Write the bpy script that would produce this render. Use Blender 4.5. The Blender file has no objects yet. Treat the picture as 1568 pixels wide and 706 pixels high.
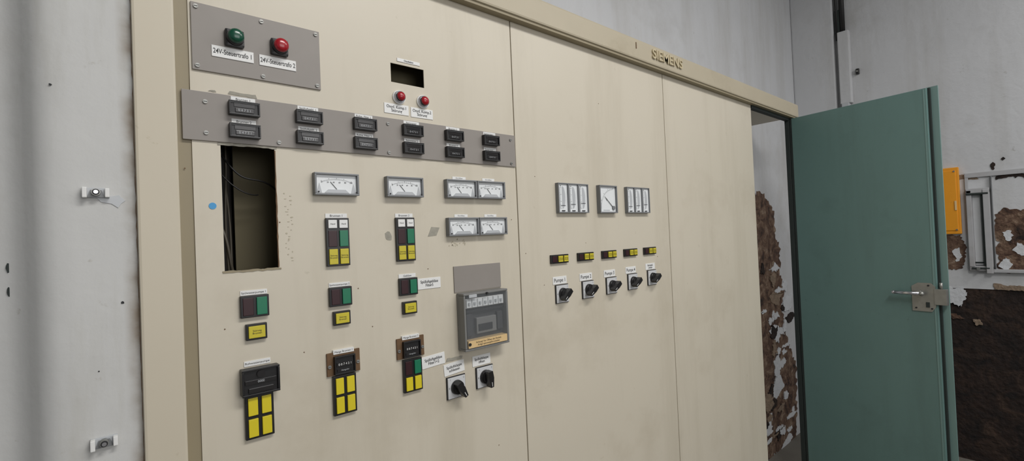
import bpy, bmesh, math, random
from mathutils import Vector, Matrix
random.seed(7)
scene=bpy.context.scene
try:
    scene.view_settings.view_transform='Standard'
except Exception: pass
COL=bpy.context.collection

# ------------------------------------------------------------------ materials
def srgb(r,g,b):
    def c(v):
        v/=255.0
        return v/12.92 if v<=0.04045 else ((v+0.055)/1.055)**2.4
    return (c(r),c(g),c(b),1.0)

def mat(name,col,rough=0.5,metal=0.0,var=0.06,scale=12.0,bump=0.0,bscale=80.0,emit=0.0,alpha=1.0,stain=None,sscale=3.0,slo=0.62,shi=0.72,coat=0.0,bdist=0.01,streak=None):
    m=bpy.data.materials.new(name); m.use_nodes=True
    nt=m.node_tree; N=nt.nodes; L=nt.links
    b=N['Principled BSDF']
    tc=N.new('ShaderNodeTexCoord')
    no=N.new('ShaderNodeTexNoise'); no.inputs['Scale'].default_value=scale; no.inputs['Detail'].default_value=6
    L.new(tc.outputs['Object'],no.inputs['Vector'])
    mx=N.new('ShaderNodeMix'); mx.data_type='RGBA'
    c=srgb(*col)
    mx.inputs['A'].default_value=tuple(v*(1-var*1.6) for v in c[:3])+(1,)
    mx.inputs['B'].default_value=tuple(min(1,v*(1+var)) for v in c[:3])+(1,)
    L.new(no.outputs['Fac'],mx.inputs['Factor'])
    out=mx.outputs['Result']
    layers=[]
    if stain: layers=[(sscale,slo,shi,0.75,stain,(1,1,1)),(sscale*9,0.66,0.74,0.6,stain,(1,1,1))]
    if streak: layers.append((streak[1],.50,.78,.7,streak[0],(1,1,.12)))
    for (sc,lo,hi,amt,colr,st) in layers:
        mp=N.new('ShaderNodeMapping'); mp.inputs['Scale'].default_value=st; L.new(tc.outputs['Object'],mp.inputs['Vector'])
        n2=N.new('ShaderNodeTexNoise'); n2.inputs['Scale'].default_value=sc; n2.inputs['Detail'].default_value=8; n2.inputs['Roughness'].default_value=0.65
        L.new(mp.outputs['Vector'],n2.inputs['Vector'])
        mr=N.new('ShaderNodeMapRange'); mr.inputs['From Min'].default_value=lo; mr.inputs['From Max'].default_value=hi; mr.inputs['To Max'].default_value=amt
        L.new(n2.outputs['Fac'],mr.inputs['Value'])
        m2=N.new('ShaderNodeMix'); m2.data_type='RGBA'
        L.new(mr.outputs['Result'],m2.inputs['Factor']); L.new(out,m2.inputs['A']); m2.inputs['B'].default_value=srgb(*colr)
        out=m2.outputs['Result']
    L.new(out,b.inputs['Base Color'])
    b.inputs['Roughness'].default_value=rough; b.inputs['Metallic'].default_value=metal
    if coat: b.inputs['Coat Weight'].default_value=coat
    if alpha<1: b.inputs['Alpha'].default_value=alpha
    if emit>0:
        b.inputs['Emission Color'].default_value=c; b.inputs['Emission Strength'].default_value=emit
    if bump>0:
        nb=N.new('ShaderNodeTexNoise'); nb.inputs['Scale'].default_value=bscale; nb.inputs['Detail'].default_value=5
        L.new(tc.outputs['Object'],nb.inputs['Vector'])
        bp=N.new('ShaderNodeBump'); bp.inputs['Strength'].default_value=bump; bp.inputs['Distance'].default_value=bdist
        L.new(nb.outputs['Fac'],bp.inputs['Height']); L.new(bp.outputs['Normal'],b.inputs['Normal'])
    return m

def masonry_mat(name,c1,c2,c3,c4,sc=9):
    m=mat(name,c1,0.95)
    N=m.node_tree.nodes; L=m.node_tree.links; b=N['Principled BSDF']
    tc=N.new('ShaderNodeTexCoord')
    n1=N.new('ShaderNodeTexNoise'); n1.inputs['Scale'].default_value=sc; n1.inputs['Detail'].default_value=9; n1.inputs['Roughness'].default_value=.7; n1.inputs['Distortion'].default_value=.8
    L.new(tc.outputs['Object'],n1.inputs['Vector'])
    cr=N.new('ShaderNodeValToRGB'); e=cr.color_ramp.elements
    e[0].position=.36; e[0].color=srgb(*c2); e[1].position=.70; e[1].color=srgb(*c4)
    x=e.new(.46); x.color=srgb(*c1); x=e.new(.56); x.color=srgb(*c3)
    L.new(n1.outputs['Fac'],cr.inputs['Fac']); L.new(cr.outputs['Color'],b.inputs['Base Color'])
    n2=N.new('ShaderNodeTexNoise'); n2.inputs['Scale'].default_value=30; n2.inputs['Detail'].default_value=8
    L.new(tc.outputs['Object'],n2.inputs['Vector'])
    bp=N.new('ShaderNodeBump'); bp.inputs['Strength'].default_value=.9; bp.inputs['Distance'].default_value=.02
    L.new(n2.outputs['Fac'],bp.inputs['Height']); L.new(bp.outputs['Normal'],b.inputs['Normal'])
    return m

M={}
M['cream']=mat('cream_enamel',(202,194,177),0.42,var=0.03,scale=2.5,stain=(166,154,132),sscale=2.2,slo=0.54,shi=0.9,streak=((180,171,152),5))
M['cream2']=mat('cream_frame_enamel',(198,189,170),0.45,var=0.03,scale=3,stain=(160,146,118),sscale=3)
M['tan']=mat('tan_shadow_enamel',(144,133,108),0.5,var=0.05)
M['cornice']=mat('cornice_enamel',(178,168,146),0.45,var=0.04,stain=(136,122,95),sscale=4,slo=.56,shi=.9)
M['greyplate']=mat('grey_brown_plate',(140,134,128),0.5,var=0.05,scale=20)
M['black']=mat('black_plastic',(24,23,24),0.35,var=0.1)
M['dark']=mat('dark_window',(38,36,36),0.15,var=0.1)
M['white']=mat('white_label',(226,226,224),0.5,var=0.02)
M['face']=mat('meter_face',(224,227,228),0.3,var=0.03)
M['mgrey']=mat('meter_bezel_grey',(120,122,124),0.35,var=0.06)
M['mlgrey']=mat('meter_cover_grey',(180,183,186),0.3,var=0.04)
M['ink']=mat('black_ink',(30,30,33),0.6,var=0)
M['red']=mat('dark_red_button',(46,12,18),0.4,var=0.1)
M['green']=mat('green_button',(20,112,80),0.35,var=0.06)
M['yellow']=mat('yellow_button',(212,194,34),0.4,var=0.04)
M['yellow2']=mat('yellow_label_button',(196,182,46),0.4,var=0.05)
M['redlens']=mat('red_lens',(160,16,32),0.25,var=0.1,scale=60,coat=0.3)
M['greenlens']=mat('green_lens',(8,74,54),0.25,var=0.15,scale=60,coat=0.3)
M['chrome']=mat('chrome_ring',(200,200,205),0.2,metal=0.9,var=0.03)
M['steel']=mat('worn_steel',(150,150,146),0.4,metal=0.7,var=0.15,scale=40)
M['brown']=mat('brown_hardboard',(104,78,52),0.7,var=0.15,scale=50)
M['plate']=mat('switch_plate',(202,203,204),0.35,var=0.03)
M['interior']=mat('cabinet_interior_olive',(92,84,60),0.7,var=0.15,scale=5)
M['intdark']=mat('interior_dark_steel',(34,28,24),0.7,var=0.3,scale=8)
M['boxgrey']=mat('breaker_box_grey',(120,120,118),0.35,var=0.05)
M['boxdark']=mat('breaker_box_inside',(66,66,68),0.3,var=0.15,scale=30)
M['clear']=mat('smoked_cover',(150,154,156),0.06,var=0.02,alpha=0.13)
M['orange']=mat('orange_enamel',(226,150,28),0.5,var=0.05,stain=(190,110,20))
M['peach']=mat('peach_sticker',(214,184,134),0.5,var=0.04)
M['teal']=mat('teal_door_paint',(97,126,122),0.45,var=0.05,scale=3,stain=(78,100,97),sscale=4,slo=.54,shi=.95,bump=0.05,bscale=200,streak=((86,110,106),6))
M['teal2']=mat('teal_edge_paint',(110,137,133),0.45,var=0.05,scale=6)
M['rubber']=mat('dark_seal',(34,42,40),0.7,var=0.2)
M['wall']=mat('white_plaster',(192,193,195),0.85,var=0.05,scale=4,stain=(140,136,128),sscale=1.8,slo=.54,shi=.95,bump=0.25,bscale=30,streak=((166,164,160),4))
M['flake']=mat('plaster_flake',(200,202,205),0.85,var=0.1,scale=30,bump=0.4,bscale=60)
M['wallL']=mat('white_plaster_rough',(198,198,196),0.75,var=0.05,scale=9,stain=(156,152,142),sscale=3,slo=.55,shi=.95,bump=0.15,bscale=60,bdist=.004,streak=((176,174,166),14))
M['masonry']=masonry_mat('exposed_masonry',(84,62,50),(38,29,26),(110,88,72),(156,138,120),11)
M['masonry2']=mat('exposed_render_light',(138,120,102),0.95,var=0.3,scale=30,bump=1.0,bscale=60)
M['darkwall']=masonry_mat('dark_sooty_wall',(32,23,20),(17,14,14),(44,32,26),(68,52,42))
M['floor']=mat('concrete_floor',(112,108,100),0.85,var=0.15,scale=5,bump=0.3)
M['ceil']=mat('ceiling_plaster',(180,180,178),0.9,var=0.05)
M['blue']=mat('blue_sticker',(66,150,205),0.5,var=0.02)
M['glue']=mat('glue_residue',(158,154,142),0.8,var=0.2,scale=120)
M['glue2']=mat('faint_residue',(184,176,156),0.8,var=0.1,scale=120)
M['cable']=mat('black_cable',(22,20,20),0.5,var=0.1)
M['cablegrey']=mat('grey_cable',(70,64,54),0.5,var=0.1)
M['gold']=mat('cream_letters',(190,177,146),0.4,var=0.03)
M['frame']=mat('painted_frame',(170,170,172),0.7,var=0.1,scale=12,stain=(120,112,104),sscale=6,slo=.5,shi=.9)
M['lamp']=mat('lamp_diffuser',(245,247,250),0.5,var=0.0,emit=2.0)
# brownish grime where the plaster meets the cabinet post
m=M['wallL']; N=m.node_tree.nodes; L=m.node_tree.links; bs=N['Principled BSDF']
src=bs.inputs['Base Color'].links[0].from_socket
tc=N.new('ShaderNodeTexCoord'); sp=N.new('ShaderNodeSeparateXYZ'); L.new(tc.outputs['Object'],sp.inputs[0])
mr=N.new('ShaderNodeMapRange'); mr.inputs['From Min'].default_value=.014; mr.inputs['From Max'].default_value=.038; L.new(sp.outputs['X'],mr.inputs['Value'])
nn=N.new('ShaderNodeTexNoise'); nn.inputs['Scale'].default_value=14; nn.inputs['Detail'].default_value=6; L.new(tc.outputs['Object'],nn.inputs['Vector'])
m3=N.new('ShaderNodeMapRange'); m3.inputs['From Min'].default_value=.40; m3.inputs['From Max'].default_value=.66; L.new(nn.outputs['Fac'],m3.inputs['Value'])
mu=N.new('ShaderNodeMath'); mu.operation='MULTIPLY'; L.new(mr.outputs[0],mu.inputs[0]); L.new(m3.outputs[0],mu.inputs[1])
mm=N.new('ShaderNodeMix'); mm.data_type='RGBA'; L.new(mu.outputs[0],mm.inputs['Factor']); L.new(src,mm.inputs['A']); mm.inputs['B'].default_value=srgb(120,100,74)
L.new(mm.outputs['Result'],bs.inputs['Base Color'])

# ------------------------------------------------------------------ builder
class MB:
    def __init__(s): s.bm=bmesh.new(); s.mats=[]
    def mi(s,m):
        if m not in s.mats: s.mats.append(m)
        return s.mats.index(m)
    def box(s,x0,x1,y0,y1,z0,z1,m,bev=0.0,seg=2):
        n0=set(s.bm.faces)
        r=bmesh.ops.create_cube(s.bm,size=1.0,matrix=Matrix.Translation(((x0+x1)/2,(y0+y1)/2,(z0+z1)/2))@Matrix.Diagonal((abs(x1-x0),abs(y1-y0),abs(z1-z0),1)))
        if bev>0:
            es=set()
            for v in r['verts']:
                for e in v.link_edges: es.add(e)
            bmesh.ops.bevel(s.bm,geom=list(es),offset=bev,segments=seg,affect='EDGES',profile=0.6)
        i=s.mi(m)
        for f in s.bm.faces:
            if f not in n0: f.material_index=i
        return [f for f in s.bm.faces if f not in n0]
    def cyl(s,c,r,d,m,axis='Y',seg=28,r2=None,bev=0.0):
        n0=set(s.bm.faces)
        rot={'Y':Matrix.Rotation(math.radians(90),4,'X'),'Z':Matrix.Identity(4),'X':Matrix.Rotation(math.radians(90),4,'Y')}[axis]
        bmesh.ops.create_cone(s.bm,cap_ends=True,segments=seg,radius1=r,radius2=r if r2 is None else r2,depth=d,matrix=Matrix.Translation(c)@rot)
        i=s.mi(m)
        nf=[f for f in s.bm.faces if f not in n0]
        for f in nf:
            f.material_index=i
            if len(f.verts)==4: f.smooth=True
        return nf
    def sph(s,c,r,m,sc=(1,1,1)):
        n0=set(s.bm.faces)
        bmesh.ops.create_uvsphere(s.bm,u_segments=20,v_segments=12,radius=r,matrix=Matrix.Translation(c)@Matrix.Diagonal((*sc,1)))
        i=s.mi(m)
        for f in s.bm.faces:
            if f not in n0: f.material_index=i; f.smooth=True
    def prism(s,pts,y0,y1,m):
        """pts: (x,z) outline, extruded from y0 (front) to y1 (back)"""
        a=[s.bm.verts.new((x,y0,z)) for x,z in pts]; b=[s.bm.verts.new((x,y1,z)) for x,z in pts]
        i=s.mi(m); n=len(pts)
        fs=[s.bm.faces.new(a),s.bm.faces.new(b[::-1])]
        for k in range(n): fs.append(s.bm.faces.new((a[k],b[k],b[(k+1)%n],a[(k+1)%n])))
        for f in fs: f.material_index=i
        bmesh.ops.recalc_face_normals(s.bm,faces=fs)
        return a+b
    def ring(s,x0,x1,z0,z1,t,y0,y1,m,bev=0.0):
        s.box(x0,x1,y0,y1,z1-t,z1,m,bev); s.box(x0,x1,y0,y1,z0,z0+t,m,bev)
        s.box(x0,x0+t,y0,y1,z0+t,z1-t,m,bev); s.box(x1-t,x1,y0,y1,z0+t,z1-t,m,bev)
    def rotpart(s,verts,ang,c,axis='Y'):
        bmesh.ops.rotate(s.bm,verts=verts,cent=c,matrix=Matrix.Rotation(ang,3,axis))
    def done(s,name,loc=(0,0,0),parent=None,rot=None):
        me=bpy.data.meshes.new(name); s.bm.to_mesh(me); s.bm.free()
        for m in s.mats: me.materials.append(M[m])
        o=bpy.data.objects.new(name,me); COL.objects.link(o); o.location=loc
        if rot: o.rotation_euler=rot
        if parent: o.parent=parent
        return o

def text(name,body,x,y,z,size,m,parent,align='CENTER',spacing=1.0,extrude=0.0,roty=0.0,bold=0.0,sx=1.0):
    c=bpy.data.curves.new(name,'FONT'); c.body=body; c.size=size; c.align_x=align; c.align_y='CENTER'
    c.space_line=spacing; c.extrude=extrude; c.offset=bold
    c.materials.append(M[m])
    o=bpy.data.objects.new(name,c); COL.objects.link(o)
    o.rotation_euler=(math.radians(90),roty,0); o.location=(x,y,z); o.scale=(sx,1,1)
    if parent: o.parent=parent
    return o

# ------------------------------------------------------------------ camera
f=720.0
Xa=Vector((842,26,-f)).normalized()
Za=Vector((842,26,-f)).cross(Vector((0,-10,-f))).normalized()
if Za.y<0: Za=-Za
Ya=Za.cross(Xa)
cd=bpy.data.cameras.new('camera'); cam=bpy.data.objects.new('camera',cd); COL.objects.link(cam)
cd.sensor_fit='HORIZONTAL'; cd.sensor_width=36; cd.lens=36*f/1568.0; cd.clip_start=0.02
R=Matrix((Xa,Ya,Za)).to_4x4()
cam.matrix_world=Matrix.Translation((0,-1.03,1.55))@R
scene.camera=cam

# ------------------------------------------------------------------ room
XR=4.15
b=MB(); b.box(-3.0,XR+0.25,-4.6,0.45,-0.15,0,'floor'); b.done('floor')
b=MB(); b.box(-3.0,XR+0.25,-4.6,0.45,3.7,3.8,'ceil'); b.done('ceiling')
b=MB(); b.box(-3.0,XR+0.25,0.30,0.45,0,3.7,'wall'); wall_back=b.done('wall_back')
b=MB(); b.box(XR,XR+0.25,-4.6,0.30,1.098,3.7,'wall'); b.box(XR+0.006,XR+0.25,-4.6,0.30,0,1.098,'darkwall')
wall_right=b.done('wall_right')
# left wall column, with soft edge
b=MB()
prof=[(-3.0,0.062),(-0.150,0.062),(-0.128,0.060),(-0.112,0.050),(-0.100,0.034),(-0.091,0.018),(-0.080,0.006),(-0.064,0.0),(-0.04,0.0),(0.036,0.0)]
zs=[0,3.7]
vs=[[b.bm.verts.new((x,y,z)) for z in zs] for x,y in prof]
back=[[b.bm.verts.new((x,0.30,z)) for z in zs] for x in (-3.0,0.036)]
loop=vs+[back[1],back[0]]
mi=b.mi('wallL'); fs=[]
for k in range(len(loop)):
    a,c=loop[k],loop[(k+1)%len(loop)]
    fc=b.bm.faces.new((a[0],c[0],c[1],a[1])); fc.smooth=k<len(prof)-2; fs.append(fc)
bmesh.ops.recalc_face_normals(b.bm,faces=fs)
wall_left=b.done('wall_left')

# ragged blobs used for flaked plaster, residue, holes
def ragged(pts,amp,step):
    out=[]
    n=len(pts)
    for k in range(n):
        p=Vector(pts[k]); q=Vector(pts[(k+1)%n]); L=(q-p).length; m=max(1,int(L/step))
        nrm=Vector((-(q-p).y,(q-p).x)).normalized() if L>0 else Vector((0,0))
        for j in range(m):
            t=j/m; w=p.lerp(q,t)+nrm*random.uniform(-amp,amp)
            out.append((w.x,w.y))
    return out
def blob(pts,amp=0.012,step=0.03,t=0.003,m='masonry',plane='Y',at=0.0,name='peeled_patch',parent=None):
    """flat ragged slab lying on a wall. plane Y: pts are (x,z), faces -Y.  plane X: pts are (y,z), faces -X"""
    b=MB(); b.prism(ragged(pts,amp,step),-t,0,m)
    if plane=='Y': o=b.done(name,(0,at,0),parent)
    else:
        for v in b.bm.verts:
            x,y,z=v.co; v.co=(at+y,x,z)
        bmesh.ops.recalc_face_normals(b.bm,faces=b.bm.faces[:])
        o=b.done(name,(0,0,0),parent)
    return o
# back wall behind the open cabinet bay: missing plaster, brown masonry
blob([(3.2,0.0),(3.2,1.76),(3.42,1.78),(3.56,1.70),(3.60,1.60),(3.58,1.50),(3.66,1.40),(3.64,1.20),(3.70,1.1),(3.64,0.95),(3.72,0.7),(3.86,0.5),(3.80,0.0)],0.022,0.016,0.004,'masonry','Y',0.30,'exposed_masonry',wall_back)
for k in range(52):
    cz=random.uniform(0.0,1.30); cx=random.uniform(3.30,3.80); w=random.uniform(.02,.085); h=random.uniform(.010,.045)
    if random.random()<.3: w*=1.4; h*=1.8
    pts=[(cx+w*math.cos(a)*random.uniform(.4,1.3),cz+h*math.sin(a)*random.uniform(.4,1.3)) for a in [j*math.pi/5 for j in range(10)]]
    blob(pts,0.006,0.008,0.006+0.0001*k,random.choice(['flake','flake','flake','masonry2','darkwall']),'Y',0.30,'plaster_flake',wall_back)
blob([(3.90,0.0),(3.90,0.9),(3.94,0.95),(3.95,0.5),(3.97,0.0)],0.01,0.03,0.006,'darkwall','Y',0.30,'dark_stain',wall_back)
# right wall patches  (y,z)
def pr(pts,m='masonry',amp=0.006,t=0.003,step=0.009,name='peeled_patch'):
    blob(pts,amp,step,t,m,'X',XR,name,wall_right)
pr([(-.765,1.56),(-.80,1.60),(-.87,1.58),(-.95,1.62),(-1.1,1.55),(-1.1,1.22),(-.90,1.20),(-.84,1.215),(-.80,1.20),(-.755,1.24),(-.77,1.29),(-.755,1.35),(-.775,1.39),(-.75,1.42)],'masonry')
pr([(-.79,1.45),(-.82,1.465),(-.835,1.43),(-.82,1.40),(-.80,1.405)],'flake',0.006,0.006)
pr([(-.83,1.34),(-.85,1.39),(-.90,1.36),(-.88,1.30)],'flake',0.006,0.006)
pr([(-.76,1.245),(-.80,1.30),(-.83,1.25),(-.80,1.21)],'flake',0.006,0.006)
pr([(-.50,1.44),(-.60,1.44),(-.625,1.36),(-.615,1.27),(-.60,1.22),(-.50,1.22)],'masonry')
pr([(-.56,1.34),(-.59,1.36),(-.61,1.30),(-.58,1.27)],'flake',0.006,0.006)
pr([(-.50,1.10),(-.60,1.10),(-.625,1.07),(-.60,1.02),(-.575,.97),(-.55,1.0),(-.50,1.0)],'flake',0.008,0.006)
pr([(-.64,.90),(-.67,.91),(-.68,.875),(-.655,.865)],'masonry2',0.006,0.006)
pr([(-.50,.94),(-.56,.93),(-.60,.90),(-.50,.90)],'masonry',0.006,0.001)
pr([(-.775,1.80),(-.82,1.815),(-.95,1.79),(-.95,1.765),(-.84,1.785),(-.78,1.775)],'darkwall',0.006,0.004)
pr([(-.755,1.875),(-.765,1.885),(-.775,1.875),(-.767,1.835),(-.758,1.84)],'darkwall',0.003,0.004)
pr([(-.80,1.90),(-.81,1.91),(-.82,1.90),(-.81,1.89)],'darkwall',0.002,0.004)
pr([(-.74,1.14),(-.80,1.125),(-.95,1.13),(-1.1,1.12),(-1.1,1.095),(-.74,1.098)],'masonry2',0.003,0.004)
pr([(-.50,1.83),(-.68,1.82),(-.70,1.79),(-.50,1.80)],'masonry2',0.004,0.001)
# raised plaster pillar in the corner + service conduit
b=MB(); b.box(XR-0.04,XR+0.01,0.02,0.30,0,3.7,'wall',0.01)
b.done('wall_pillar')
b=MB(); b.box(XR-0.05,XR+0.0,-0.075,-0.005,2.42,2.95,'wall',0.006); b.box(XR-0.06,XR,-0.06,-0.015,2.30,2.42,'mlgrey',0.004)
b.cyl((XR-0.02,-0.035,3.3),0.016,0.75,'cable','Z'); b.cyl((XR-0.025,0.0,3.25),0.008,0.7,'cable','Z')
b.box(XR-0.03,XR,-0.02,0.01,2.95,3.12,'rubber')
b.done('cable_conduit')
b=MB(); b.box(XR-0.02,XR,-0.12,-0.10,2.62,2.66,'black',0.003); b.cyl((XR-0.02,-0.11,2.64),0.006,0.02,'steel','X'); b.done('wall_hook')

# fuse box frame on right wall
b=MB()
def fr(y0,y1,z0,z1,m='white',d=0.03,bev=.003): b.box(XR-d,XR,y1,y0,z0,z1,m,bev)
fr(-.635,-1.00,1.80,1.83,'frame',.012); fr(-.635,-.652,1.70,1.80,'frame',.012)
fr(-.64,-.665,1.24,1.72,'frame',.035); fr(-.715,-.745,1.20,1.72,'frame',.04)
fr(-.64,-.745,1.70,1.73,'frame',.035); fr(-.64,-.745,1.215,1.245,'frame',.03)
fr(-.64,-.74,1.69,1.702,'rubber',.042); fr(-.705,-.716,1.24,1.70,'rubber',.03)
fr(-.665,-.705,1.25,1.69,'wall',.012); fr(-.65,-.73,1.228,1.236,'rubber',.042); fr(-.655,-.72,1.262,1.27,'rubber',.02)
fr(-.745,-1.0,1.205,1.225,'frame',.03); fr(-.752,-.757,1.22,1.80,'mgrey',.02)
b.cyl((XR-.045,-.68,1.23),.008,.02,'steel','X')
b.done('fuse_box_frame')
# orange box
b=MB(); b.box(XR-0.025,XR,-.612,-.40,1.448,1.875,'orange',0.004)
b.box(XR-0.030,XR-0.024,-.598,-.42,1.47,1.855,'orange',0.003); b.cyl((XR-0.03,-.590,1.85),.005,.006,'steel','X'); b.cyl((XR-0.03,-.590,1.475),.005,.006,'steel','X')
b.box(XR-0.034,XR-0.03,-.596,-.586,1.60,1.66,'peach',.001)
b.done('orange_wall_box')

# ------------------------------------------------------------------ control cabinet
cab=bpy.data.objects.new('control_cabinet',None); COL.objects.link(cab)
def panel_with_holes(b,x0,x1,z0,z1,holes,y0,y1,m):
    xs=sorted({x0,x1,*[h[0] for h in holes],*[h[1] for h in holes]}); zs_=sorted({z0,z1,*[h[2] for h in holes],*[h[3] for h in holes]})
    V={}
    def v(x,y,z):
        k=(x,y,z)
        if k not in V: V[k]=b.bm.verts.new(k)
        return V[k]
    solid={}
    for i in range(len(xs)-1):
        for j in range(len(zs_)-1):
            cx=(xs[i]+xs[i+1])/2; cz=(zs_[j]+zs_[j+1])/2
            solid[i,j]=not any(h[0]<cx<h[1] and h[2]<cz<h[3] for h in holes)
    fs=[]
    for (i,j),s in solid.items():
        if not s: continue
        X0,X1,Z0,Z1=xs[i],xs[i+1],zs_[j],zs_[j+1]
        fs.append(b.bm.faces.new((v(X0,y0,Z0),v(X1,y0,Z0),v(X1,y0,Z1),v(X0,y0,Z1))))
        fs.append(b.bm.faces.new((v(X0,y1,Z0),v(X0,y1,Z1),v(X1,y1,Z1),v(X1,y1,Z0))))
        if not solid.get((i-1,j),False): fs.append(b.bm.faces.new((v(X0,y0,Z0),v(X0,y0,Z1),v(X0,y1,Z1),v(X0,y1,Z0))))
        if not solid.get((i+1,j),False): fs.append(b.bm.faces.new((v(X1,y0,Z0),v(X1,y1,Z0),v(X1,y1,Z1),v(X1,y0,Z1))))
        if not solid.get((i,j-1),False): fs.append(b.bm.faces.new((v(X0,y0,Z0),v(X0,y1,Z0),v(X1,y1,Z0),v(X1,y0,Z0))))
        if not solid.get((i,j+1),False): fs.append(b.bm.faces.new((v(X0,y0,Z1),v(X1,y0,Z1),v(X1,y1,Z1),v(X0,y1,Z1))))
    i=b.mi(m)
    for q in fs: q.material_index=i
ZT=2.196
b=MB(); panel_with_holes(b,0.118,0.9035,0.06,ZT,[(0.163,0.257,1.508,1.749),(0.520,0.610,1.934,1.980)],0.0,0.003,'cream'); b.done('door_panel_1',parent=cab)
b=MB(); b.box(0.9075,1.7135,0.0,0.02,0.06,ZT,'cream',0.0015); b.done('door_panel_2',parent=cab)
b=MB(); b.box(1.7175,2.55,0.0,0.02,0.06,ZT,'cream',0.0015); b.done('door_panel_3',parent=cab)
b=MB()
b.box(0.9035,0.9075,0.004,0.02,0.06,ZT,'tan'); b.box(1.7135,1.7175,0.004,0.02,0.06,ZT,'tan')
b.box(0.096,0.118,0.0025,0.03,0.0,ZT,'tan',0.001)       # recessed edge strip
b.box(0.036,0.096,-0.014,0.03,0.0,2.20,'cream2',0.004)    # corner post
b.box(0.096,2.55,0.004,0.27,0.0,0.06,'tan')
b.box(0.10,3.14,0.003,0.27,ZT,2.215,'cream2')
b.box(0.096,0.118,0.03,0.27,0.0,ZT,'interior'); b.box(2.53,2.55,0.02,0.27,0.0,ZT,'cream2')
b.box(0.118,2.53,0.26,0.27,0.06,ZT,'interior')
b.box(0.895,0.915,0.02,0.26,0.06,ZT,'interior')
b.box(2.55,3.14,0.0,0.27,0.0,0.04,'tan')
b.done('cabinet_carcass',parent=cab)
b=MB(); b.box(0.036,3.15,-0.03,0.02,2.190,2.266,'cornice',0.006)
b.box(0.036,3.15,-0.024,0.0,2.182,2.191,'tan',0.001)
b.box(2.55,3.12,-0.005,0.02,2.168,2.184,'rubber')
b.box(0.036,3.15,0.0,0.27,2.215,2.24,'cream2')
b.done('cornice',parent=cab)
b=MB(); b.box(3.062,3.082,-0.004,0.02,0.0,2.17,'rubber',0.002); b.box(3.082,3.15,-0.004,0.02,0.0,2.184,'teal'); b.done('hinge_post',parent=cab)
text('cornice_letters','SIEMENS',1.708,-0.031,2.230,0.052,'gold',cab,extrude=0.005,bold=0.0010,sx=1.14)
text('cornice_numeral','1',1.497,-0.031,2.238,0.034,'brown',cab,extrude=0.001)
# interior items seen through the cut-out
b=MB(); b.box(0.200,0.46,0.10,0.11,1.35,1.86,'interior'); b.box(0.12,0.20,0.12,0.20,1.35,1.9,'intdark',.004); b.box(0.46,0.89,0.06,0.065,1.86,2.05,'interior'); b.done('mounting_plate',parent=cab)
def cable(name,pts,r,m,parent):
    c=bpy.data.curves.new(name,'CURVE'); c.dimensions='3D'; c.bevel_depth=r; c.bevel_resolution=3
    s=c.splines.new('NURBS'); s.points.add(len(pts)-1); s.order_u=4; s.use_endpoint_u=True
    for k,p in enumerate(pts): s.points[k].co=(*p,1)
    c.materials.append(M[m]); o=bpy.data.objects.new(name,c); COL.objects.link(o); o.parent=parent; return o
for k in range(8):
    x=0.155+0.0045*k; pts=[(x+random.uniform(-.005,.005),0.06+0.008*(k%4)+random.uniform(0,.015),1.85-0.08*j) for j in range(7)]
    cable('loose_cable',pts,0.0022,random.choice(['cable','cable','cablegrey']),cab)
cable('loose_cable',[(0.17,0.05,1.74),(0.19,0.03,1.70),(0.21,0.03,1.685),(0.25,0.04,1.69),(0.27,0.05,1.67)],0.0018,'cable',cab)
cable('loose_cable',[(0.17,0.05,1.70),(0.19,0.03,1.665),(0.22,0.04,1.655),(0.235,0.05,1.66)],0.0014,'cable',cab)
cable('loose_cable',[(0.165,0.05,1.60),(0.18,0.03,1.56),(0.175,0.04,1.52),(0.19,0.05,1.49)],0.003,'cablegrey',cab)
# ragged lip of cut-out
b=MB(); b.prism(ragged([(0.158,1.7485),(0.262,1.7485),(0.262,1.752),(0.158,1.753)],0.0012,0.008),-0.0012,0.001,'glue'); b.prism(ragged([(0.160,1.505),(0.262,1.505),(0.262,1.5085),(0.160,1.5085)],0.0012,0.008),-0.0012,0.001,'tan'); b.prism(ragged([(0.256,1.51),(0.2585,1.51),(0.2585,1.745),(0.2565,1.745)],0.0006,0.01),-0.0012,0.001,'brown'); b.done('cutout_lip',parent=cab)

# grey plates
def screws(b,pts,y): 
    for x,z in pts:
        b.cyl((x,y,z),0.0038,0.003,'steel',seg=14); b.box(x-.003,x+.003,y-.0022,y-.001,z-.0004,z+.0004,'ink')
b=MB(); b.box(0.122,0.353,-0.004,0.0,1.884,2.010,'greyplate',0.0008); screws(b,[(.130,2.002),(.240,2.002),(.345,2.002),(.345,1.892),(.240,1.892),(.130,1.892)],-0.005); b.done('indicator_mounting_plate',parent=cab)
b=MB(); b.box(0.104,0.9025,-0.004,0.0,1.753,1.8445,'greyplate',0.0008); screws(b,[(.140,1.826),(.140,1.768),(.505,1.83),(.505,1.762),(.885,1.83),(.885,1.762),(.265,1.762)],-0.005); b.done('hour_meter_mounting_plate',parent=cab)

# labels
def label(cx,cz,w,h,body,ts,y=-0.0,lines=1.0,roll=0.0,sx=1.0,name='label_plate'):
    b=MB(); b.box(-w/2,w/2,-0.0016,0,-h/2,h/2,'white',0.0004,1); o=b.done(name,(cx,y,cz)); o.rotation_euler=(0,roll,0)
    if body: text('lettering',body,0,-0.0019,0,ts,'ink',o,spacing=lines,sx=sx,bold=0.00012)
    return o
label(0.1885,1.9250,0.071,0.0215,'24V-Steuertrafo 1',0.0132,-0.004,sx=.69)
label(0.2685,1.9245,0.069,0.0215,'24V-Steuertrafo 2',0.0132,-0.004,sx=.68)

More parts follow.
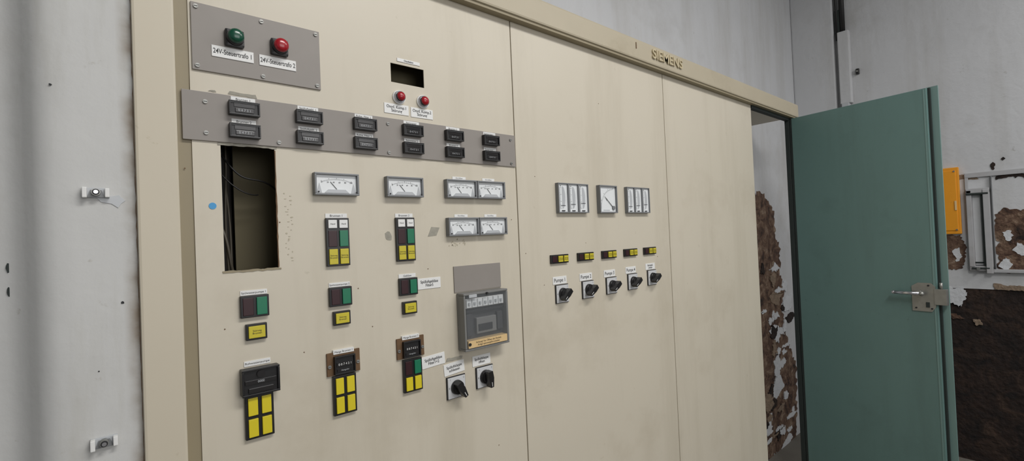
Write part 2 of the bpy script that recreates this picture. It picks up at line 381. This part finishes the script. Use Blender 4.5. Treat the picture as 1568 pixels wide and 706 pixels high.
def square_lamp(cx,cz,lens):
    b=MB()
    b.box(-.0165,.0165,-.010,0,-.0165,.0165,'black',.004)
    b.cyl((0,-.013,0),.0155,.010,'black',r2=.0145); b.cyl((0,-.020,0),.0138,.008,lens,r2=.0130); b.sph((0,-.0235,0),.0128,lens,(1,.45,1))
    return b.done('indicator_lamp',(cx,-.004,cz))
square_lamp(0.191,1.9545,'greenlens'); square_lamp(0.271,1.9555,'redlens')
def round_lamp(cx,cz):
    b=MB(); b.cyl((0,-.002,0),.0165,.004,'white'); b.cyl((0,-.006,0),.0155,.008,'chrome',r2=.0135); b.cyl((0,-.011,0),.0115,.006,'black'); b.sph((0,-.013,0),.0108,'redlens',(1,.7,1))
    return b.done('indicator_lamp',(cx,0,cz))
round_lamp(0.538,1.8985); round_lamp(0.603,1.8975)
label(0.531,1.869,0.064,0.0245,'Oxyd. Komp.1\nStörung',0.0098,lines=.9,sx=.9); label(0.6,1.868,0.062,0.0245,'Oxyd. Komp.2\nStörung',0.0098,lines=.9,sx=.9)
label(0.568,1.991,0.062,0.0085,'Oxydation',0.006)

def hour_meter(cx,cz,word):
    b=MB(); w,h=.0265,.0135
    b.box(-w,w,-.010,0,-h,h,'black',.0015)
    b.ring(-w,w,-h,h,.003,-.0135,-.009,'black',.0006)
    b.box(-.016,.016,-.0118,-.0095,-.0085,-.0005,'dark',.0005)
    b.box(-.018,.018,-.0112,-.0095,.0015,.009,'dark',.0003)
    b.box(-w+.003,w-.003,-.0125,-.0095,.0095,.0103,'mgrey')
    o=b.done('hour_meter',(cx,-.004,cz))
    text('digits','0 4 7 3 1',0,-.0122,-.0045,.0062,'mlgrey',o)
    lb=MB(); lb.box(-.021,.021,-.0008,0.0,-.0048,.0048,'white'); l=lb.done('label',(0,0,.0188),o)
    text('lettering',word,0,-.0011,.0,.0062,'ink',l)
words=['Brunnen 1','Brunnen 2','Spülluftgebl. 1','Spülluftgebl. 2','Rohw. Filter 1','Rohw. Filter 2','Reinwasser','Reinwasser 2','Brunnen 3','Brunnen 4','Kompressor 1','Kompressor 2']
for i,cx in enumerate([.203,.324,.446,.567,.6875,.8085]):
    hour_meter(cx,1.8195,words[2*i]); hour_meter(cx,1.7765,words[2*i+1])

def wide_meter(x0,x1,z0,z1,labelled=False):
    cx,cz=(x0+x1)/2,(z0+z1)/2; w,h=(x1-x0)/2,(z1-z0)/2
    b=MB()
    b.box(-w,w,-.006,0,-h,h,'mgrey',.001)
    b.ring(-w,w,-h,h,.0042,-.016,-.005,'mgrey',.001)
    b.box(-w+.004,w-.004,-.009,-.006,-h+.004,h-.004,'face')
    b.prism([(-w*.55,-h+.005),(w*.55,-h+.005),(w*.38,-h+.0125),(-w*.38,-h+.0125)],-.0125,-.009,'mlgrey')
    b.prism([(-w*.88,-h+.005),(-w*.66,-h+.005),(-w*.77,h*.1)],-.0098,-.009,'mlgrey'); b.prism([(w*.66,-h+.005),(w*.88,-h+.005),(w*.77,h*.1)],-.0098,-.009,'mlgrey')
    for k in range(25):
        t=-1+2*k/24; L=.005 if k%6==0 else .0028
        px=w*.68*t; pz=h*.38-.006*t*t
        b.box(px-.0003,px+.0003,-.0093,-.009,pz,pz+L,'ink')
    vs=b.prism([(-.0004,-h*.45),(.0004,-h*.45),(.0004,h*.42),(-.0004,h*.42)],-.0105,-.0098,'ink'); b.rotpart(vs,-.7,(0,-.01,-h*.45))
    b.cyl((w-.007,-.0165,-h+.0065),.0018,.002,'ink',seg=10); b.cyl((-w+.007,-.0165,-h+.0065),.0018,.002,'ink',seg=10)
    o=b.done('panel_meter',(cx,0,cz))
    for k,s in enumerate(['0','20','40','60','80','100']): text('scale_%d'%(k+1),s,w*.66*(-1+2*k/5),-.0094,h*.17,.0045,'ink',o)
    if labelled:
        lb=MB(); lb.box(-.021,.021,-.0012,0,-.0038,.0038,'white'); l=lb.done('label',(0,0,h+.0052),o); text('lettering','Durchfluss',0,-.0014,0,.005,'ink',l)
wide_meter(.329,.425,1.6565,1.7045); wide_meter(.492,.588,1.6565,1.7045)
wide_meter(.656,.751,1.6575,1.7055,True); wide_meter(.753,.849,1.6575,1.7055,True)
wide_meter(.657,.753,1.5585,1.6065,True); wide_meter(.755,.851,1.5585,1.6065,True)

def triple_meter(x0,x1,z0,z1):
    cx,cz=(x0+x1)/2,(z0+z1)/2; w,h=(x1-x0)/2,(z1-z0)/2
    b=MB(); o=None; cw=2*w/3; marks=[]
    b.box(-w,w,-.006,0,-h,h,'mgrey',.001)
    for k in range(3):
        a=-w+k*cw; c=a+cw/2
        b.ring(a,a+cw,-h,h,.0036,-.014,-.005,'mgrey',.001)
        b.box(a+.0035,a+cw-.0035,-.009,-.006,-h+.0035,h-.0035,'face',.0)
        pts=[(c-.001+.019*math.cos(t)*.6,.002+h*.74*math.sin(t)) for t in [(-.5+j/10)*math.pi for j in range(11)]]
        b.prism(pts+[(c-.003,h*.7),(c-.003,-h*.7)],-.0098,-.009,'mlgrey')
        for j in range(19):
            z=-h*.68+h*1.36*j/18; L=.008 if j%6==0 else .0045
            b.box(c-.015,c-.015+L,-.0094,-.009,z-.0004,z+.0004,'ink')
        zz=-h*.5+.004*k
        b.box(c-.012,c+.010,-.0112,-.0105,zz-.0006,zz+.0006,'ink')
        b.box(c-.007,c+.007,-.0112,-.009,-h*.88,-h*.82,'ink')
    o=b.done('edgewise_meter',(cx,0,cz))
    for k in range(3): text('unit_%d'%(k+1),'A',-w+k*cw+cw*.3,-.0094,h*.8,.008,'ink',o)
triple_meter(1.066,1.210,1.619,1.714); triple_meter(1.424,1.566,1.619,1.714)
def square_meter(cx,cz,w):
    b=MB(); b.box(-w,w,-.006,0,-w,w,'mgrey',.001); b.ring(-w,w,-w,w,.0045,-.016,-.005,'mgrey',.001)
    b.box(-w+.0045,w-.0045,-.009,-.006,-w+.0045,w-.0045,'face')
    px,pz=w*.62,-w*.62
    for k in range(21):
        t=math.radians(90+90*k/20); r=w*1.3; L=.008 if k%5==0 else .004
        vs=b.prism([(px+r,pz-.0004),(px+r+L,pz-.0004),(px+r+L,pz+.0004),(px+r,pz+.0004)],-.0094,-.009,'ink'); b.rotpart(vs,-t,(px,-.009,pz))
    vs=b.prism([(px,pz-.001),(px+w*1.25,pz-.0005),(px+w*1.25,pz+.0005),(px,pz+.001)],-.0115,-.0105,'ink'); b.rotpart(vs,-math.radians(140),(px,-.011,pz))
    b.cyl((px,-.011,pz),.007,.004,'mgrey'); b.box(-w*.5,w*.2,-.0096,-.009,-w*.82,-w*.76,'mlgrey')
    o=b.done('voltmeter',(cx,0,cz)); text('unit','V',-w*.1,-.0094,-w*.05,.012,'ink',o)
square_meter(1.3145,1.6665,.048)

# push button blocks: rows from the top, (height, [cell colours])
def button_block(x0,x1,ztop,rows,word=None,y0=0.0,name='push_button_station',lw=None,gap=.0026):
    cx=(x0+x1)/2; w=(x1-x0)/2; H=sum(r[0] for r in rows)
    b=MB(); b.box(-w-.0015,w+.0015,-.008,0,-H-.0015,.0015,'black',.0012); z=0; tx=[]
    for h,cells in rows:
        cw=2*w/len(cells)
        for k,c in enumerate(cells):
            a=-w+k*cw
            pr_=.0115 if c in('green','yellow','yellow2','white') else .0095
            b.box(a+gap,a+cw-gap,-pr_,-.006,z-h+gap,z-gap,c,.0009)
            if c in('yellow2','white'): tx.append((a+cw/2,-pr_-.0003,z-h/2,c))
        z-=h
    if word:
        l2=(lw or 2*w)/2; b.box(-l2,l2,-.0015,0,.0022,.0115,'white')
    o=b.done(name,(cx,y0,ztop))
    if word: text('lettering',word,0,-.0018,.0067,.0068 if len(word)<12 else .0055,'ink',o)
    for x,y,zz,c in tx: text('cap_text','Störung\nBrunnen' if c=='yellow2' else 'Hand',x,y,zz,.0048,'ink',o)
    return o
R1=[(.023,['white','white']),(.040,['red','green']),(.038,['yellow2','yellow2'])]
button_block(.353,.400,1.606,R1,'Brunnen 1'); button_block(.516,.562,1.606,R1,'Brunnen 2')
button_block(.187,.234,1.457,[(.039,['red','green'])],'Spülwasserpumpe 1'); button_block(.355,.401,1.456,[(.038,['red','green'])],'Spülwasserpumpe 2'); button_block(.519,.564,1.461,[(.038,['red','green'])],'Gebläse')
button_block(.195,.229,1.402,[(.028,['yellow2'])]); button_block(.362,.396,1.404,[(.027,['yellow2'])]); button_block(.526,.560,1.405,[(.027,['yellow2'])])
label(.6015,1.444,.065,.027,'Spülluftgebläse\nFilter5',.0100,lines=.9,sx=.85)
Y2=[(.0405,['yellow','yellow']),(.0405,['yellow','yellow'])]
button_block(.189,.236,1.2665,Y2,gap=.0034)
button_block(.356,.403,1.2660,Y2,gap=.0034)
button_block(.521,.567,1.268,[(.038,['red','green']),(.037,['yellow','yellow'])],gap=.0030)
label(.6045,1.2515,.066,.029,'Spülluftgebläse\nFilter1+2',.0100,lines=.9,roll=math.radians(-3),sx=.85)
# big pulse counter of column one
b=MB(); b.box(-.033,.033,-.016,0,-.0255,.0255,'black',.002); b.ring(-.033,.033,-.0255,.0255,.004,-.021,-.015,'black',.001)
b.box(-.0275,.0275,-.0185,-.015,-.004,.004,'dark',.0006); b.cyl((0,-.018,.014),.007,.004,'dark'); b.box(-.006,.006,-.0195,-.018,.0125,.0155,'black'); b.box(-.022,.022,-.0195,-.016,-.020,-.011,'dark',.001)
b.box(-.025,.021,-.0015,0,.028,.038,'white')
o=b.done('timer_unit',(.2145,0,1.2945)); text('lettering','Rohwasserpumpe',-.002,-.0018,.0330,.006,'ink',o)
text('digits','0000',0,-.0188,0.0,.006,'mlgrey',o)
def counter(cx,cz,word):
    b=MB(); b.box(-.036,.036,-.0045,0,-.0205,.0285,'brown',.0008)
    b.box(-.0225,.0225,-.010,-.004,-.0185,.0205,'black',.001); b.ring(-.0225,.0225,-.0185,.0205,.003,-.014,-.009,'black',.0006)
    b.box(-.018,.018,-.0115,-.009,-.002,.007,'dark'); b.box(-.017,.017,-.0115,-.009,-.013,-.007,'dark')
    b.box(-.0225,.0225,-.006,0,.0245,.0335,'white')
    screws(b,[(-.031,0),(.031,0)],-.005)
    o=b.done('pulse_counter',(cx,0,cz)); text('lettering',word,0,-.0063,.029,.0062,'ink',o,sx=.9); text('digits','0 0 7 4 2 1',0,-.012,.0025,.0066,'white',o)
    text('maker','Hengstler',0,-.0118,-.010,.0045,'mlgrey',o)
counter(.380,1.2895,'Menge Brunnen 1'); counter(.542,1.2925,'Menge Brunnen 2')

# rotary switches
def rotary(cx,cz,s=.028,ang=0.0,plate='plate',shift=0):
    b=MB(); b.box(-s,s,-.004,0,-s,s,'ink',.001); b.box(-s+.0022,s-.0022,-.0065,-.003,-s+.0022,s-.0022,plate,.0008)
    b.cyl((0,-.010,0),s*.66,.010,'black',r2=s*.60); b.cyl((0,-.016,0),s*.5,.004,'black')
    n=set(b.bm.verts)
    b.prism([(-.0066,-s*.64),(.0066,-s*.64),(.0085,0),(.0048,s*.84),(-.0048,s*.84),(-.0085,0)],-.034,-.014,'black')
    b.rotpart([v for v in b.bm.verts if v not in n],ang,(0,0,0))
    n=set(b.bm.verts); b.box(-.0007,.0007,-.0345,-.033,s*.35,s*.75,'white'); b.rotpart([v for v in b.bm.verts if v not in n],ang,(0,0,0))
    o=b.done('rotary_switch',(cx,0,cz)); text('mark_0','0',-s*.8,-.0068,s*.02,.006,'ink',o); text('mark_1','1',-s*.68,-.0068,s*.74,.006,'ink',o); text('mark_2','2',s*.75,-.0068,s*.74,.006,'ink',o)
for i,cx in enumerate([1.0735,1.198,1.323,1.447,1.572]):
    z=[1.366,1.366,1.367,1.369,1.373][i]
    rotary(cx,z,.029,math.radians(-125+random.uniform(-5,5)))
    label(cx-.006,z+.0425,.062,.024,'Pumpe %d'%(i+1) if i<4 else 'Rückspül-\npumpe',.0165 if i<4 else .010,lines=.85,sx=.9)
rotary(.667,1.172,.0285,math.radians(150)); rotary(.759,1.178,.0285,math.radians(175))
label(.6645,1.2205,.062,.030,'Spülluftklappe\nschliessen',.0098,lines=.9,roll=math.radians(-4),sx=.85); label(.752,1.2235,.060,.028,'Spülluftklappe\nöffnen',.0098,lines=.9,sx=.85)
b=MB(); b.prism(ragged([(.640,1.2395),(.690,1.2395),(.692,1.247),(.645,1.248)],.001,.006),-.001,0,'glue'); b.done('tape_remnant')
# indicator triplets
for i,cx in enumerate([1.067,1.191,1.315,1.440,1.563]):
    button_block(cx-.037,cx+.037,1.4875,[(.024,['red','yellow2','yellow2'])],name='status_indicator')

# breaker box
b=MB(); b.box(.674,.829,-.003,0,1.412,1.480,'greyplate',.0006); b.done('breaker_backplate')
b=MB(); x0,x1,z0,z1=.680,.826,1.262,1.410
b.box(x0,x1,-.012,-.0,z0,z1,'boxgrey',.003)
b.ring(x0,x1,z0,z1,.006,-.034,-.010,'boxgrey',.002)
b.box(x0+.006,x1-.006,-.014,-.011,z0+.006,z1-.006,'boxdark')
b.box(x0+.010,x1-.008,-.024,-.012,z1-.040,z1-.015,'white',.001)
for k in range(7):
    a=x0+.012+k*.0175; b.box(a+.001,a+.0160,-.028,-.022,z1-.038,z1-.017,'face',.0006); b.box(a+.005,a+.011,-.031,-.027,z1-.032,z1-.025,'mlgrey',.0005)
b.box(x0+.007,x1-.007,-.022,-.013,z1-.052,z1-.045,'ink'); b.box(x0+.009,x0+.035,-.020,-.013,z0+.035,z1-.056,'boxdark',.001)
b.box(x0+.045,x1-.035,-.024,-.013,z0+.038,z1-.068,'boxgrey',.002); b.box(x0+.05,x1-.05,-.026,-.023,z0+.045,z1-.085,'ink',.001)
b.box(x1-.030,x1-.012,-.022,-.013,z0+.04,z1-.06,'boxdark',.001)
b.box(x0+.008,x1-.010,-.0365,-.014,z0+.008,z0+.026,'peach')
b.cyl(((x0+x1)/2,-.037,z1-.005),.003,.004,'ink',seg=12); b.cyl((x0+.012,-.037,z0+.018),.004,.003,'ink',seg=12)
b.box(x0+.015,x0+.04,-.037,-.033,z1-.012,z1-.004,'mlgrey',.001)
o=b.done('circuit_breaker_box',(0,0,0))
g=MB(); g.box(x0+.006,x1-.006,-.0355,-.034,z0+.006,z1-.006,'clear'); g.done('hinged_cover',parent=o)
text('warning_text','Achtung! Vor Öffnen des Deckels\nAnlage spannungsfrei schalten',(x0+x1)/2,-.0368,z0+.017,.0068,'ink',o,sx=.9)

# residues, sticker, spots
def spot(x,z,w,h,m,name,y=0.0,amp=.25):
    b=MB(); n=10; b.prism([(x+w*math.cos(k*2*math.pi/n)*random.uniform(1-amp,1+amp),z+h*math.sin(k*2*math.pi/n)*random.uniform(1-amp,1+amp)) for k in range(n)],y-.0006,y+.0002,m); return b.done(name,parent=cab if x>.09 else None)
b=MB(); b.cyl((.147,-.0004,1.632),.0062,.001,'blue'); b.done('round_sticker')
spot(.498,1.564,.009,.012,'glue','glue_residue'); b=MB(); b.prism([(.603,1.560),(.628,1.562),(.638,1.582),(.614,1.584)],-.0006,0.0002,'glue'); b.done('glue_residue',parent=cab)
b=MB(); b.prism(ragged([(.178,1.847),(.228,1.846),(.226,1.853),(.182,1.853)],.001,.006),-.001,0.0002,'glue'); b.done('tape_remnant')
b=MB(); b.prism(ragged([(.146,1.8475),(.158,1.8475),(.157,1.850),(.148,1.850)],.001,.004),-.001,0.0002,'glue'); b.done('tape_remnant')
for k in range(26):
    x=.280+random.uniform(-.008,.008); z=1.66-.0055*k+random.uniform(-.002,.002); spot(x,z,random.uniform(.001,.003),random.uniform(.0006,.0016),'glue2','adhesive_fleck')
for k in range(22):
    x=random.uniform(.665,.715); z=1.545+random.uniform(-.012,.006); spot(x,z,random.uniform(.0008,.002),.0018,'glue2','adhesive_fleck')
for x,z in [(.106,1.70),(.30,1.33),(.262,1.60),(.42,1.45),(.45,1.36),(.72,1.35),(.88,1.60),(.98,1.73),(1.0,1.40),(1.62,1.45),(.80,.98),(.93,1.5),(1.30,2.0),(.16,1.40),(1.2,1.52),(.6,1.48)]:
    spot(x,z,.0012,.0012,'brown','paint_chip',y=-0.0003 if x>.118 else 0.0)
def wspot(x,z,w,h,m,y,amp=.25):
    o=spot(x,z,w,h,m,'wall_hole',y,amp); o.parent=wall_left
for x,z,r in [(.0133,1.468,.0022),(-.0665,1.822,.0018),(-.019,1.36,.001)]: wspot(x,z,r,r,'ink',-.0003)
for x,z in [(-.124,1.535),(-.124,1.497)]: wspot(x,z,.0025,.007,'rubber',0.0575)
# rusty edge of post against wall
b=MB(); b.prism(ragged([(.0345,0.3),(.0375,0.3),(.0375,2.4),(.0350,2.4)],.0010,.012),-.0012,0,'masonry2'); b.done('sealant_line',parent=wall_left)

# wall clips
def clip(x,z):
    b=MB(); b.box(-.018,.016,-.003,0.0005,-.009,.008,'mlgrey',.001)
    b.box(-.018,-.012,-.014,-.002,-.009,.008,'white',.0012); b.box(.010,.016,-.012,-.002,-.008,.007,'white',.0012)
    b.prism([(-.012,-.008),(.010,-.008),(.006,.004),(-.008,.004)],-.006,-.002,'mgrey')
    b.cyl((-.001,-.009,0),.0058,.010,'steel'); b.cyl((-.001,-.0145,0),.0046,.003,'ink'); b.cyl((-.001,-.0165,0),.0030,.002,'chrome')
    return b.done('pipe_clip',(x,0,z))
clip(-.015,1.652); clip(-.014,1.245)
b=MB(); b.prism(ragged([(-.02,1.645),(.012,1.648),(.020,1.640),(.012,1.628),(.003,1.634),(-.01,1.637)],.0015,.006),-.0012,0,'mlgrey'); b.done('plaster_chip',parent=wall_left)

# ------------------------------------------------------------------ teal steel door (built along local -Y from the hinge, inner face = -X)
W=.668; HT=2.145
door=MB()
door.box(-.022,.012,-W+.035,0,0,HT-.004,'teal',.003)
door.box(.008,.016,-W,.0,-.004,HT+.002,'teal2',.001)
door.box(-.006,.010,-W+.026,-W+.036,0,HT-.004,'rubber')
door.box(-.0235,-.021,-W+.042,-W+.048,0.01,HT-.01,'teal2',.0008)
door.box(-.0225,-.018,-.012,0,0,HT-.004,'rubber')
for z in (.35,1.1,1.85): door.cyl((.010,.006,z),.009,.10,'steel','Z')
dobj=door.done('steel_door',(3.085,-.010,.035),rot=(0,0,0))
near=Vector((2.985,-.668)); hinge=Vector((3.085,-.010)); dd=near-hinge
dobj.rotation_euler=(0,0,math.atan2(dd.y,dd.x)+math.pi/2)
h=MB(); yy=-W+.085
h.prism([(-.045,-.075),(.030,-.075),(.045,-.05),(.045,.045),(.03,.062),(-.02,.062),(-.045,.045)],-.004,0,'steel')
for v in h.bm.verts: x,y,z=v.co; v.co=(y-.0225,-x-W+.085,z)
bmesh.ops.recalc_face_normals(h.bm,faces=h.bm.faces[:])
h.cyl((-.036,yy+.012,.012),.013,.026,'steel','X'); h.cyl((-.052,yy+.055,.012),.0085,.11,'chrome','Y',r2=.0075); h.sph((-.052,yy,.012),.011,'steel'); h.sph((-.052,yy+.11,.012),.0095,'chrome')
h.box(-.030,-.022,yy-.022,yy-.008,-.055,-.030,'rubber',.001)
for a,c in ((-.02,.05),(.03,-.06),(-.03,-.06)): h.cyl((-.028,yy+a,c),.004,.004,'ink','X',seg=10)
h.box(-.030,-.004,-W-.002,-W+.045,-.04,.035,'steel',.002); h.cyl((-.02,-W+.02,.05),.006,.03,'steel','Z')
h.done('door_lever',(0,0,1.183-.035),dobj)

# ------------------------------------------------------------------ lights
def lamp_fixture(x,y,z,lx,ly,power,col=(1,1,1)):
    b=MB(); b.box(-lx/2-.03,lx/2+.03,-ly/2-.02,ly/2+.02,0.0,.06,'mlgrey',.005); b.box(-lx/2,lx/2,-ly/2,ly/2,-.012,0.0,'lamp',.003)
    o=b.done('ceiling_light',(x,y,z))
    ld=bpy.data.lights.new('tube_light','AREA'); ld.shape='RECTANGLE'; ld.size=lx; ld.size_y=ly; ld.energy=power; ld.color=col
    l=bpy.data.objects.new('tube_light',ld); COL.objects.link(l); l.parent=o; l.location=(0,0,-.02)
lamp_fixture(0.9,-2.0,3.64,1.5,.5,58,(1,.98,.95))
lamp_fixture(3.0,-2.4,3.64,1.5,.5,34,(1,.985,.97))
# added unseen area light behind the camera, a soft fill with no window
ld=bpy.data.lights.new('rear_fill_light','AREA'); ld.shape='RECTANGLE'; ld.size=3.0; ld.size_y=1.8; ld.energy=46; ld.color=(1,.99,.985)
l=bpy.data.objects.new('rear_fill_light',ld); COL.objects.link(l); l.location=(1.0,-4.4,2.2); l.rotation_euler=(math.radians(90),0,math.radians(8))
w=bpy.data.worlds.new('world'); scene.world=w; w.use_nodes=True
w.node_tree.nodes['Background'].inputs[0].default_value=(.95,.97,1,1); w.node_tree.nodes['Background'].inputs[1].default_value=0.24
